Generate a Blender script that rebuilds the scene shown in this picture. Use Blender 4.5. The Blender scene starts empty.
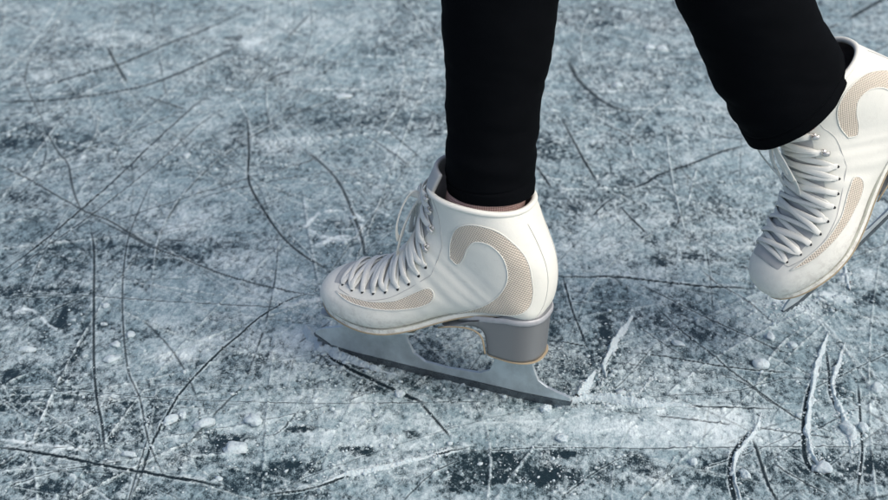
import bpy, bmesh, math, random
import numpy as np
from mathutils import Vector, Matrix, noise as mnoise
from mathutils.bvhtree import BVHTree
from mathutils.geometry import delaunay_2d_cdt

random.seed(7)
rng = np.random.default_rng(7)
S = bpy.context.scene
COL = S.collection
R = math.radians

# ------------------------------------------------------------------ camera
PITCH, CAM_H, FPX = 27.0, 0.812, 1500.0        # focal length in photo pixels (photo 888 wide)
cd = bpy.data.cameras.new('camera'); cam = bpy.data.objects.new('camera', cd); COL.objects.link(cam)
cam.location = (0, 0, CAM_H); cam.rotation_euler = (R(90 - PITCH), 0, 0)
cd.sensor_width = 36; cd.lens = FPX / 888 * 36
cd.clip_start = 0.02; cd.clip_end = 2000
cd.dof.use_dof = True; cd.dof.focus_distance = 1.43; cd.dof.aperture_fstop = 7.5
S.camera = cam
S.cycles.use_denoising = True; S.cycles.denoising_prefilter = 'ACCURATE'

# ------------------------------------------------------------------ light
SUN_EL, SUN_AZ = R(48), R(125)    # azimuth measured clockwise from +Y (the way the camera looks)
w = bpy.data.worlds.new('World'); S.world = w; w.use_nodes = True
nt = w.node_tree; nt.nodes.clear()
sky = nt.nodes.new('ShaderNodeTexSky'); sky.sky_type = 'NISHITA'; sky.sun_disc = False
sky.sun_elevation = SUN_EL; sky.sun_rotation = SUN_AZ
sky.air_density = 0.7; sky.dust_density = 5.0; sky.ozone_density = 1.0
bg = nt.nodes.new('ShaderNodeBackground'); bg.inputs['Strength'].default_value = 0.13
wo = nt.nodes.new('ShaderNodeOutputWorld')
nt.links.new(sky.outputs[0], bg.inputs[0]); nt.links.new(bg.outputs[0], wo.inputs[0])
sd = bpy.data.lights.new('sun', 'SUN'); sd.energy = 0.85; sd.angle = R(60); sd.color = (1.0, 0.965, 0.90)
so = bpy.data.objects.new('sun', sd); COL.objects.link(so)
sdir = Vector((math.sin(SUN_AZ) * math.cos(SUN_EL), math.cos(SUN_AZ) * math.cos(SUN_EL), math.sin(SUN_EL)))
so.rotation_euler = sdir.to_track_quat('Z', 'Y').to_euler()
so.location = (1, -1, 3)
S.view_settings.view_transform = 'Standard'; S.view_settings.look = 'None'
S.view_settings.exposure = 0.46; S.view_settings.gamma = 1.0; S.view_settings.use_curve_mapping = False

# ------------------------------------------------------------------ helpers
def ray(px, py):
    p = R(PITCH); x = (px - 444) / FPX; y = -(py - 250) / FPX
    return np.array([x, math.cos(p) + y * math.sin(p), -math.sin(p) + y * math.cos(p)])
def G(px, py):                      # photo pixel -> point on the ice
    d = ray(px, py); k = CAM_H / -d[2]; return (d[0] * k, d[1] * k)
def at(px, py, Y):                  # photo pixel -> point at distance Y
    d = ray(px, py); k = Y / d[1]; return Vector((d[0] * k, Y, CAM_H + d[2] * k))

def tag(o, label=None, cat=None, group=None, kind=None):
    if label: o['label'] = label
    if cat: o['category'] = cat
    if group: o['group'] = group
    if kind: o['kind'] = kind
    return o
def link(name, me, mat, parent=None):
    o = bpy.data.objects.new(name, me); COL.objects.link(o)
    if mat: me.materials.append(mat)
    if parent: o.parent = parent
    return o
def mesh_from(name, V, F, smooth=True):
    me = bpy.data.meshes.new(name); me.from_pydata([tuple(v) for v in V], [], F); me.update()
    if smooth: me.shade_smooth()
    return me
def fix_normals(me):
    bm = bmesh.new(); bm.from_mesh(me); bmesh.ops.remove_doubles(bm, verts=bm.verts, dist=1e-5)
    bmesh.ops.recalc_face_normals(bm, faces=bm.faces); bm.to_mesh(me); bm.free(); return me
def crom(P, n):                     # Catmull-Rom resampling, n steps per span
    P = np.asarray(P, float)
    if len(P) < 3:
        t = np.linspace(0, 1, n + 1)[:, None]; return P[0] * (1 - t) + P[-1] * t
    Q = np.vstack([2 * P[0] - P[1], P, 2 * P[-1] - P[-2]]); out = []
    for i in range(1, len(Q) - 2):
        for k in range(n):
            t = k / n; a, b, c, d = Q[i - 1:i + 3]
            out.append(.5 * ((2 * b) + (c - a) * t + (2 * a - 5 * b + 4 * c - d) * t * t + (3 * b - a - 3 * c + d) * t ** 3))
    out.append(P[-1]); return np.array(out)
def tube(P, ra, rb=None, up=(0, 0, 1), seg=10, taper=None, upv=None):
    """sweep an ellipse (ra across, rb along 'up') along P; returns V, F"""
    P = [Vector(p) for p in P]; rb = rb or ra; V = []; F = []; n = len(P)
    for i, p in enumerate(P):
        t = (P[min(i + 1, n - 1)] - P[max(i - 1, 0)]).normalized()
        u = Vector(upv[i]) if upv is not None else Vector(up)
        u = (u - t * u.dot(t))
        u = u.normalized() if u.length > 1e-6 else t.orthogonal().normalized()
        s = t.cross(u); k = taper[i] if taper is not None else 1
        for j in range(seg):
            a = 2 * math.pi * j / seg; V.append(p + s * math.cos(a) * ra * k + u * math.sin(a) * rb * k)
    for i in range(n - 1):
        for j in range(seg):
            F.append((i * seg + j, i * seg + (j + 1) % seg, (i + 1) * seg + (j + 1) % seg, (i + 1) * seg + j))
    F.append(tuple(range(seg - 1, -1, -1))); F.append(tuple((n - 1) * seg + j for j in range(seg)))
    return V, F
def merge(parts):
    V = []; F = []
    for v, f in parts:
        o = len(V); V += list(v); F += [tuple(i + o for i in g) for g in f]
    return V, F

class NT:
    def __init__(s, name):
        s.m = bpy.data.materials.new(name); s.m.use_nodes = True; s.t = s.m.node_tree
        s.b = s.t.nodes['Principled BSDF']; s.out = s.t.nodes['Material Output']
    def n(s, typ, **kw):
        x = s.t.nodes.new('ShaderNode' + typ)
        for k, v in kw.items():
            if k in x.inputs: x.inputs[k].default_value = v
            else: setattr(x, k, v)
        return x
    def l(s, a, b): s.t.links.new(a, b)
    def ramp(s, src, stops):
        r = s.n('ValToRGB'); s.l(src, r.inputs[0]); e = r.color_ramp.elements
        while len(e) < len(stops): e.new(.5)
        for q, (p, c) in zip(e, stops):
            q.position = p; q.color = (c, c, c, 1) if not hasattr(c, '__len__') else (*c, 1)
        return r
    def math(s, op, a, b=0, c=0, clamp=False):
        x = s.n('Math', operation=op, use_clamp=clamp)
        for i, v in enumerate((a, b, c)):
            if isinstance(v, (int, float)): x.inputs[i].default_value = v
            else: s.l(v, x.inputs[i])
        return x.outputs[0]
    def mix(s, f, a, b):
        x = s.n('Mix', data_type='RGBA')
        for i, v in ((0, f), (6, a), (7, b)):
            if isinstance(v, tuple): x.inputs[i].default_value = (*v, 1)
            elif isinstance(v, (int, float)): x.inputs[i].default_value = v
            else: s.l(v, x.inputs[i])
        return x.outputs[2]
    def bump(s, h, dist, strength=1.0):
        x = s.n('Bump', Distance=dist, Strength=strength); s.l(h, x.inputs['Height']); s.l(x.outputs[0], s.b.inputs['Normal']); return x
    def noise(s, scale, detail=4, rough=.5, co='Object'):
        c = s.n('TexCoord'); x = s.n('TexNoise', Scale=scale, Detail=detail, Roughness=rough); s.l(c.outputs[co], x.inputs['Vector']); return x.outputs[0]

# ------------------------------------------------------------------ materials
def mat_ice():
    m = NT('skated_ice')
    at_ = m.n('Attribute', attribute_name='ice_map'); sp = m.n('SeparateColor'); m.l(at_.outputs['Color'], sp.inputs[0])
    cov, thick, sc = sp.outputs[0], sp.outputs[1], sp.outputs[2]
    tc = m.n('TexCoord'); mp = m.n('Mapping'); mp.inputs['Scale'].default_value = (1, .58, 1); m.l(tc.outputs['Object'], mp.inputs[0])
    def fine(sc_, d_, r_):
        x = m.n('TexNoise', Scale=sc_, Detail=d_, Roughness=r_); m.l(mp.outputs[0], x.inputs['Vector']); return x.outputs[0]
    n1 = fine(760, 3, .7); n2 = fine(240, 5, .68)
    g = m.math('ADD', m.math('MULTIPLY', m.math('SUBTRACT', n1, .5), 1.35), m.math('MULTIPLY', m.math('SUBTRACT', n2, .5), .75))
    c = m.math('ADD', cov, g)
    r = m.ramp(c, [(.22, 0.0), (.42, .42), (.62, .80), (.95, 1.0)])
    thick = m.math('ADD', thick, m.math('MULTIPLY', m.math('SUBTRACT', fine(560, 4, .75), .5), 1.5), clamp=True)
    frost = m.mix(thick, (0.235, 0.345, 0.385), (0.68, 0.79, 0.81))
    col = m.mix(r.outputs[0], (0.009, 0.024, 0.032), frost)
    col = m.mix(sc, col, (0.006, 0.017, 0.024))
    m.l(col, m.b.inputs['Base Color'])
    rr = m.ramp(r.outputs[0], [(0, .32), (.6, .62), (1, .8)]); m.l(rr.outputs[0], m.b.inputs['Roughness'])
    m.b.inputs['IOR'].default_value = 1.31; m.b.inputs['Specular IOR Level'].default_value = .5
    m.bump(m.math('ADD', m.math('MULTIPLY', n2, .6), m.math('MULTIPLY', n1, .4)), .0022, .9)
    return m.m
def mat_snow():
    m = NT('shaved_snow'); n = m.noise(420, 4, .65)
    m.l(m.mix(n, (.33, .44, .49), (.68, .78, .81)), m.b.inputs['Base Color'])
    m.b.inputs['Roughness'].default_value = .85
    m.b.inputs['Subsurface Weight'].default_value = .25; m.b.inputs['Subsurface Radius'].default_value = (.004, .006, .007); m.b.inputs['Subsurface Scale'].default_value = .5
    m.bump(n, .0025, .9); return m.m
def mat_leather():
    m = NT('white_leather'); n = m.noise(14, 4, .6); f = m.noise(900, 3, .6); d = m.noise(70, 5, .7)
    base = m.mix(m.ramp(n, [(.35, 0), (.7, 1)]).outputs[0], (.72, .74, .68), (.78, .795, .735))
    dirt = m.ramp(d, [(.60, 0.0), (.78, .28)]).outputs[0]
    c_ = m.n('TexCoord'); sx = m.n('SeparateXYZ'); m.l(c_.outputs['Object'], sx.inputs[0])
    low = m.n('MapRange'); m.l(sx.outputs[2], low.inputs[0])
    for i_, v_ in ((1, .085), (2, .048), (3, 0.0), (4, 1.0)): low.inputs[i_].default_value = v_
    sc1 = m.math('MULTIPLY', low.outputs[0], m.ramp(m.noise(130, 5, .75), [(.46, 0), (.62, .75)]).outputs[0])
    c2 = m.n('Mapping'); c2.inputs['Scale'].default_value = (35, 160, 240); m.l(c_.outputs['Object'], c2.inputs[0])
    st = m.n('TexNoise', Scale=1.0, Detail=5, Roughness=.7); m.l(c2.outputs[0], st.inputs['Vector'])
    sc2 = m.ramp(st.outputs[0], [(.64, 0), (.74, .35)]).outputs[0]
    d2 = m.math('MAXIMUM', m.math('MAXIMUM', dirt, sc1), sc2)
    m.l(m.mix(d2, base, (.44, .43, .39)), m.b.inputs['Base Color'])
    m.b.inputs['Roughness'].default_value = .58; m.b.inputs['Specular IOR Level'].default_value = .3
    m.b.inputs['Coat Weight'].default_value = .0; m.b.inputs['Coat Roughness'].default_value = .35
    m.bump(m.math('ADD', m.math('MULTIPLY', f, .25), m.math('MULTIPLY', m.noise(60, 4, .6), .9)), .0012, .45); return m.m
def mat_plain(name, col, rough=.6, metal=0, nscale=200, amt=.15, bump=.0003):
    m = NT(name); n = m.noise(nscale, 4, .6)
    a = tuple(c * (1 - amt) for c in col); b = tuple(min(1, c * (1 + amt)) for c in col)
    m.l(m.mix(n, a, b), m.b.inputs['Base Color']); m.b.inputs['Roughness'].default_value = rough; m.b.inputs['Metallic'].default_value = metal
    m.bump(n, bump, .8); return m.m
def mat_mesh():
    m = NT('beige_mesh_fabric'); c = m.n('TexCoord'); s = m.n('SeparateXYZ'); m.l(c.outputs['Object'], s.inputs[0])
    x = m.math('MULTIPLY', m.math('ADD', s.outputs[0], m.math('MULTIPLY', s.outputs[2], .5)), 2 * math.pi / .0023)
    z = m.math('MULTIPLY', m.math('SUBTRACT', s.outputs[2], m.math('MULTIPLY', s.outputs[0], .5)), 2 * math.pi / .0023)
    h = m.math('MULTIPLY', m.math('ADD', m.math('ADD', m.math('SINE', x), m.math('SINE', z)), 2), .25)
    r = m.ramp(h, [(.25, 0.0), (.55, 1.0)])
    n = m.noise(60, 4, .6)
    m.l(m.mix(r.outputs[0], (.42, .38, .315), m.mix(n, (.63, .575, .475), (.74, .685, .585))), m.b.inputs['Base Color'])
    m.b.inputs['Roughness'].default_value = .8; m.bump(h, .0006, .9); return m.m
def mat_knit():
    m = NT('black_stretch_knit'); n = m.noise(24, 4, .6); f = m.noise(1500, 2, .6)
    m.l(m.mix(n, (.0012, .0018, .0026), (.0026, .0034, .0046)), m.b.inputs['Base Color'])
    m.b.inputs['Roughness'].default_value = .9; m.b.inputs['Specular IOR Level'].default_value = .05
    m.bump(f, .0004, .6); return m.m
def mat_sock():
    m = NT('ribbed_pink_sock'); c = m.n('TexCoord'); s = m.n('SeparateXYZ'); m.l(c.outputs['Object'], s.inputs[0])
    a = m.math('ARCTAN2', s.outputs[1], s.outputs[0]); w1 = m.math('SINE', m.math('MULTIPLY', a, 110))
    w2 = m.math('SINE', m.math('MULTIPLY', s.outputs[2], 2 * math.pi / .0022))
    h = m.math('MULTIPLY', m.math('ADD', m.math('ADD', w1, w2), 2), .25)
    m.l(m.mix(h, (.34, .20, .18), (.74, .55, .49)), m.b.inputs['Base Color']); m.b.inputs['Roughness'].default_value = .9
    m.bump(h, .0006, .9); return m.m
def mat_steel(name, col, rough):
    m = NT(name); n = m.noise(35, 5, .65); f = m.noise(400, 3, .6)
    m.l(m.mix(m.ramp(n, [(.35, 0), (.65, 1)]).outputs[0], tuple(c * .72 for c in col), col), m.b.inputs['Base Color'])
    m.b.inputs['Metallic'].default_value = .75
    m.l(m.ramp(f, [(.3, rough - .08), (.7, rough + .12)]).outputs[0], m.b.inputs['Roughness']); m.bump(f, .0002, .5); return m.m
M = dict(ice=mat_ice(), snow=mat_snow(), leather=mat_leather(), mesh=mat_mesh(), knit=mat_knit(), sock=mat_sock(),
         lining=mat_plain('grey_lining', (.30, .31, .32), .85), lace=mat_plain('white_lace_cotton', (.69, .715, .68), .9, 0, 500, .08, .0001),
         tan=mat_plain('tan_sole_edge', (.38, .315, .21), .6), tongue=mat_plain('tongue_leather', (.42, .44, .44), .6, 0, 60, .08, .0004),
         heel=mat_plain('silver_grey_heel', (.215, .228, .235), .38, .35, 14, .10, .0002), heel_lip=mat_plain('pale_grey_lip', (.40, .42, .44), .45, .2),
         sole=mat_plain('grey_sole', (.42, .43, .43), .6), chrome=mat_steel('brushed_steel', (.60, .68, .71), .45),
         edge=mat_steel('edge_dark_reflection', (.16, .19, .21), .3), brass=mat_steel('nickel', (.75, .75, .73), .25),  # edge: dark reflection along the blade bottom, painted into the steel colour
         hole=mat_plain('eyelet_dark', (.012, .014, .016), .6), skin=mat_plain('skin', (.52, .34, .27), .55), stitch=mat_plain('stitch_thread', (.50, .51, .50), .8))

# ------------------------------------------------------------------ noise on arrays
_T = rng.random((256, 256)).astype(np.float32)
def vnoise(x, y, s, off=0):
    X = x * s + off * 17.31; Y = y * s + off * 9.77
    i = np.floor(X).astype(np.int32); j = np.floor(Y).astype(np.int32)
    fx = (X - i).astype(np.float32); fy = (Y - j).astype(np.float32); fx = fx * fx * (3 - 2 * fx); fy = fy * fy * (3 - 2 * fy)
    i0 = (i + off * 31) & 255; j0 = (j + off * 57) & 255; i1 = (i0 + 1) & 255; j1 = (j0 + 1) & 255
    return (_T[i0, j0] * (1 - fx) + _T[i1, j0] * fx) * (1 - fy) + (_T[i0, j1] * (1 - fx) + _T[i1, j1] * fx) * fy
def rfbm(x, y, s, oct=4, off=0, gain=.55):
    v = 0; a = 1; t = 0; c, q = math.cos(.7), math.sin(.7)
    for k in range(oct):
        v = v + a * (vnoise(x, y, s, off + k) - .5); t += a; a *= gain; s *= 2.07; x, y = c * x - q * y, q * x + c * y
    return v / t * 2
def sstep(a, b, x): t = np.clip((x - a) / (b - a), 0, 1); return t * t * (3 - 2 * t)

#ICE0
# ------------------------------------------------------------------ the ice sheet
def axis_x():
    a = np.arange(-.62, .62, .00115); b = np.arange(.62, 1.25, .0021)
    g = [1.25]; d = .004
    while g[-1] < 900: g.append(g[-1] + d); d *= 1.35
    return np.concatenate([-np.array(g)[::-1], -b[:0:-1], a, b, np.array(g)])
def axis_y():
    y = [.97]; 
    while y[-1] < 3.1: y.append(y[-1] + .00112 * (max(y[-1], 1.05) / 1.1) ** 1.9)
    g = [y[-1]]; d = .012
    while g[-1] < 900: d *= 1.35; g.append(g[-1] + d)
    h = [.97]; d = .002
    while h[-1] > -900: d *= 1.35; h.append(h[-1] - d)
    return np.array(h[:0:-1] + y + g[1:])
AX, AY = axis_x(), axis_y()
X, Y = [a.astype(np.float32) for a in np.meshgrid(AX, AY)]
near = (np.abs(X) < 1.6) & (Y > .8) & (Y < 3.6)

wx = X + .010 * rfbm(X, Y, 18, 3, 40); wy = Y + .010 * rfbm(X, Y, 18, 3, 50)
cov = .60 + .30 * rfbm(wx, wy, 7, 4, 1) + .15 * rfbm(wx, wy, 38, 4, 9)
thick = .22 + .34 * np.clip(rfbm(X * .8 + Y * .3, Y * .9 - X * .5, 11, 5, 44), -1, 1) + .34 * rfbm(wx, wy, 9, 4, 14) + .34 * rfbm(wx, wy, 60, 3, 20)
streak = rfbm(X * .35 + Y * .2, Y * 1.0 - X * .28, 60, 4, 63)
cov += .05 * streak
Zs = .0000 * X
dark = np.zeros_like(X); relief = np.zeros_like(X)

def blob(px, py, rx, ry, dc=0., dt=0., ang=0.):
    cx, cy = G(px, py); sx = abs(G(px + 1, py)[0] - cx); sy = abs(G(px, py - 1)[1] - cy)
    ax = rx * sx * 1.15; ay = ry * sy * 1.15; m = max(ax, ay) * 2.6
    i0, i1 = np.searchsorted(AX, [cx - m, cx + m]); j0, j1 = np.searchsorted(AY, [cy - m, cy + m])
    if i1 <= i0 or j1 <= j0: return
    x = wx[j0:j1, i0:i1] - cx; y = wy[j0:j1, i0:i1] - cy; c, s = math.cos(ang), math.sin(ang)
    u = (x * c + y * s) / ax; v = (-x * s + y * c) / ay
    q = np.exp(-(u * u + v * v) ** 1.3); n = rfbm(X[j0:j1, i0:i1], Y[j0:j1, i0:i1], 55, 3, 33)
    q = np.clip(q * (1 + 1.1 * n), 0, 1.2)
    cov[j0:j1, i0:i1] += dc * q; thick[j0:j1, i0:i1] += dt * q
    if dt > .2: relief[j0:j1, i0:i1] += .0016 * dt * q

def scratch(P, wmm=1.2, dk=.8, ridge=0., side=1, rw=5., broken=.45, ground=False, depth=.6, seed=0, flo=.12, rim=0.):
    """a blade cut: dark line of width wmm, snow thrown up on one side"""
    P = np.array([p if ground else G(*p) for p in P]); P = crom(P, 8)
    L = np.concatenate([[0], np.cumsum(np.linalg.norm(np.diff(P, axis=0), axis=1))])
    m = .004 + (rw if ridge else 0) * .0026 + wmm * .001
    for k in range(len(P) - 1):
        a, b = P[k], P[k + 1]; d = b - a; l = math.hypot(*d)
        if l < 1e-7: continue
        i0, i1 = np.searchsorted(AX, [min(a[0], b[0]) - m, max(a[0], b[0]) + m]); j0, j1 = np.searchsorted(AY, [min(a[1], b[1]) - m, max(a[1], b[1]) + m])
        if i1 <= i0 or j1 <= j0: continue
        x = X[j0:j1, i0:i1]; y = Y[j0:j1, i0:i1]
        t = np.clip(((x - a[0]) * d[0] + (y - a[1]) * d[1]) / (l * l), 0, 1)
        ex = x - a[0] - t * d[0]; ey = y - a[1] - t * d[1]; dist = np.sqrt(ex * ex + ey * ey) * 1000
        sg = np.sign(d[0] * (y - a[1]) - d[1] * (x - a[0])) * side
        s = L[k] + t * l; e = np.clip(np.minimum(s, L[-1] - s) / (.12 * L[-1]), 0, 1) ** .6
        nz = vnoise(s, s * 0 + seed, 40, seed % 7) * .6 + vnoise(s, s * 0 + seed, 170, seed % 5) * .4
        if flo > .5: nz = .22 + .78 * nz
        br = np.clip((nz - broken) * 5 + .5, flo, 1)
        ww = wmm * (.80 + .35 * nz) * (.35 + .65 * e) * .5
        aa = .35 + .30 * np.clip(y - 1, 0, 2)
        q = sstep(ww + aa, np.maximum(ww - aa, -.05), dist) * dk * br * (.3 + .7 * e)
        dark[j0:j1, i0:i1] = np.maximum(dark[j0:j1, i0:i1], q)
        relief[j0:j1, i0:i1] = np.minimum(relief[j0:j1, i0:i1], relief[j0:j1, i0:i1] * (1 - q) - .0005 * depth * q)
        if rim:
            rq = np.exp(-((dist - ww - .9) / .8) ** 2) * rim * (.3 + .9 * nz) * e
            thick[j0:j1, i0:i1] = np.maximum(thick[j0:j1, i0:i1], rq); cov[j0:j1, i0:i1] = np.maximum(cov[j0:j1, i0:i1], .3 + rq * .9 * (rq > .15))
        if ridge:
            off = dist - (ww + rw * .42); sd_ = np.where(sg > 0, 1., 0.)
            n2 = vnoise(x, y, 260, 3); rr_ = np.exp(-(off / (rw * (.35 + .45 * nz))) ** 2) * sd_ * (.45 + .9 * n2) * e
            thick[j0:j1, i0:i1] = np.maximum(thick[j0:j1, i0:i1], ridge * rr_ * .95)
            cov[j0:j1, i0:i1] = np.maximum(cov[j0:j1, i0:i1], .2 + .75 * np.clip(ridge * rr_, 0, 1) * 1.0 * (rr_ > .25))
            relief[j0:j1, i0:i1] = np.maximum(relief[j0:j1, i0:i1], .0022 * ridge * rr_)

def film(P, wmm, dt, dc):           # pale smear
    P = crom(np.array([G(*p) for p in P]), 8); m = wmm * .0022
    best = {}
    i0, i1 = np.searchsorted(AX, [P[:, 0].min() - m, P[:, 0].max() + m]); j0, j1 = np.searchsorted(AY, [P[:, 1].min() - m, P[:, 1].max() + m])
    x = X[j0:j1, i0:i1]; y = Y[j0:j1, i0:i1]; D = np.full(x.shape, 1e3, np.float32)
    for a, b in zip(P[:-1], P[1:]):
        d = b - a; l2 = max(d @ d, 1e-12); t = np.clip(((x - a[0]) * d[0] + (y - a[1]) * d[1]) / l2, 0, 1)
        D = np.minimum(D, np.hypot(x - a[0] - t * d[0], y - a[1] - t * d[1]) * 1000)
    q = np.exp(-(D / (wmm * .55)) ** 2) * np.clip(2.6 * vnoise(x, y, 95, 5) * (.4 + 1.2 * vnoise(x, y, 330, 6)) - .35, 0, 1.2)
    thick[j0:j1, i0:i1] += dt * q; cov[j0:j1, i0:i1] += dc * q; relief[j0:j1, i0:i1] += .0012 * max(dt, 0) * q

for b in [(10,292,22,5),(65,298,20,8),(60,318,9,9),(78,348,7,14),(12,402,10,9),(42,404,12,9),(78,394,22,5),(122,407,18,6),(155,420,12,14),
          (60,434,15,8),(90,446,18,4),(112,440,11,8),(212,452,16,12),(232,438,22,4),(290,470,26,9),(246,482,22,12),(356,452,16,4),(302,428,12,3),
          (505,470,24,12),(470,458,12,7),(545,474,14,8),(460,482,12,9),(562,452,28,4),(636,464,16,7),(720,470,14,13),(742,482,12,12),
          (604,338,8,20),(598,362,7,12),(700,259,14,6),(822,303,9,8),(828,430,4,14),(432,133,8,3),(555,148,16,10),(601,146,8,3),(8,143,7,5),
          (74,92,10,3),(22,196,18,5),(332,287,12,4),(352,360,16,8),(20,470,15,6),(45,492,16,6),(300,494,22,5),(410,436,8,4),(660,262,10,5),
          (232,38,8,2),(231,47,6,2),(603,23,8,2),(385,385,20,5),(10,378,10,8),(870,300,14,6),(865,470,10,10),(815,470,12,8),(795,452,14,5),(840,380,6,18)]:
    blob(*b, dc=-.66 * random.uniform(.75, 1.1))
for b in [(150,104,28,8),(620,172,24,8),(590,195,36,16),(655,238,26,8),(595,40,28,5),(686,30,18,7),(25,205,26,10),(250,128,22,8),(370,160,30,10),
          (150,260,60,14),(120,330,60,14),(60,370,50,14),(640,300,60,14),(700,330,50,10),(850,250,30,20),(330,120,60,8),(270,200,20,12),
          (230,360,40,14),(100,140,50,10),(640,140,30,8),(720,210,40,12),(560,230,26,14),(500,455,60,8),(620,478,60,10),(60,50,50,10),(300,60,40,6)]:
    blob(*b, dc=-.15)
for b in [(262,46,16,8,.28),(350,440,60,7,.25),(182,352,30,10,.2),(725,158,34,12,.22),(792,302,26,8,.55),(838,296,16,8,.4),(862,270,14,10,.3),(560,425,60,10,.22),(690,428,70,11,.24),
          (120,60,40,9,.12),(180,225,40,14,.15),(240,260,30,12,.15),(305,345,30,16,.22),(320,400,60,8,.2),(160,312,40,10,.15),(830,340,40,14,.16),
          (310,140,20,5,.12),(430,70,16,8,.15),(700,100,30,8,.16),(835,60,24,16,.10),(30,360,26,8,.2),(760,320,24,10,.2),(400,420,50,7,.18),(655,478,30,8,.2),(845,440,16,10,.25)]:
    blob(*b[:4], dc=b[4] * .8, dt=b[4])

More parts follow.
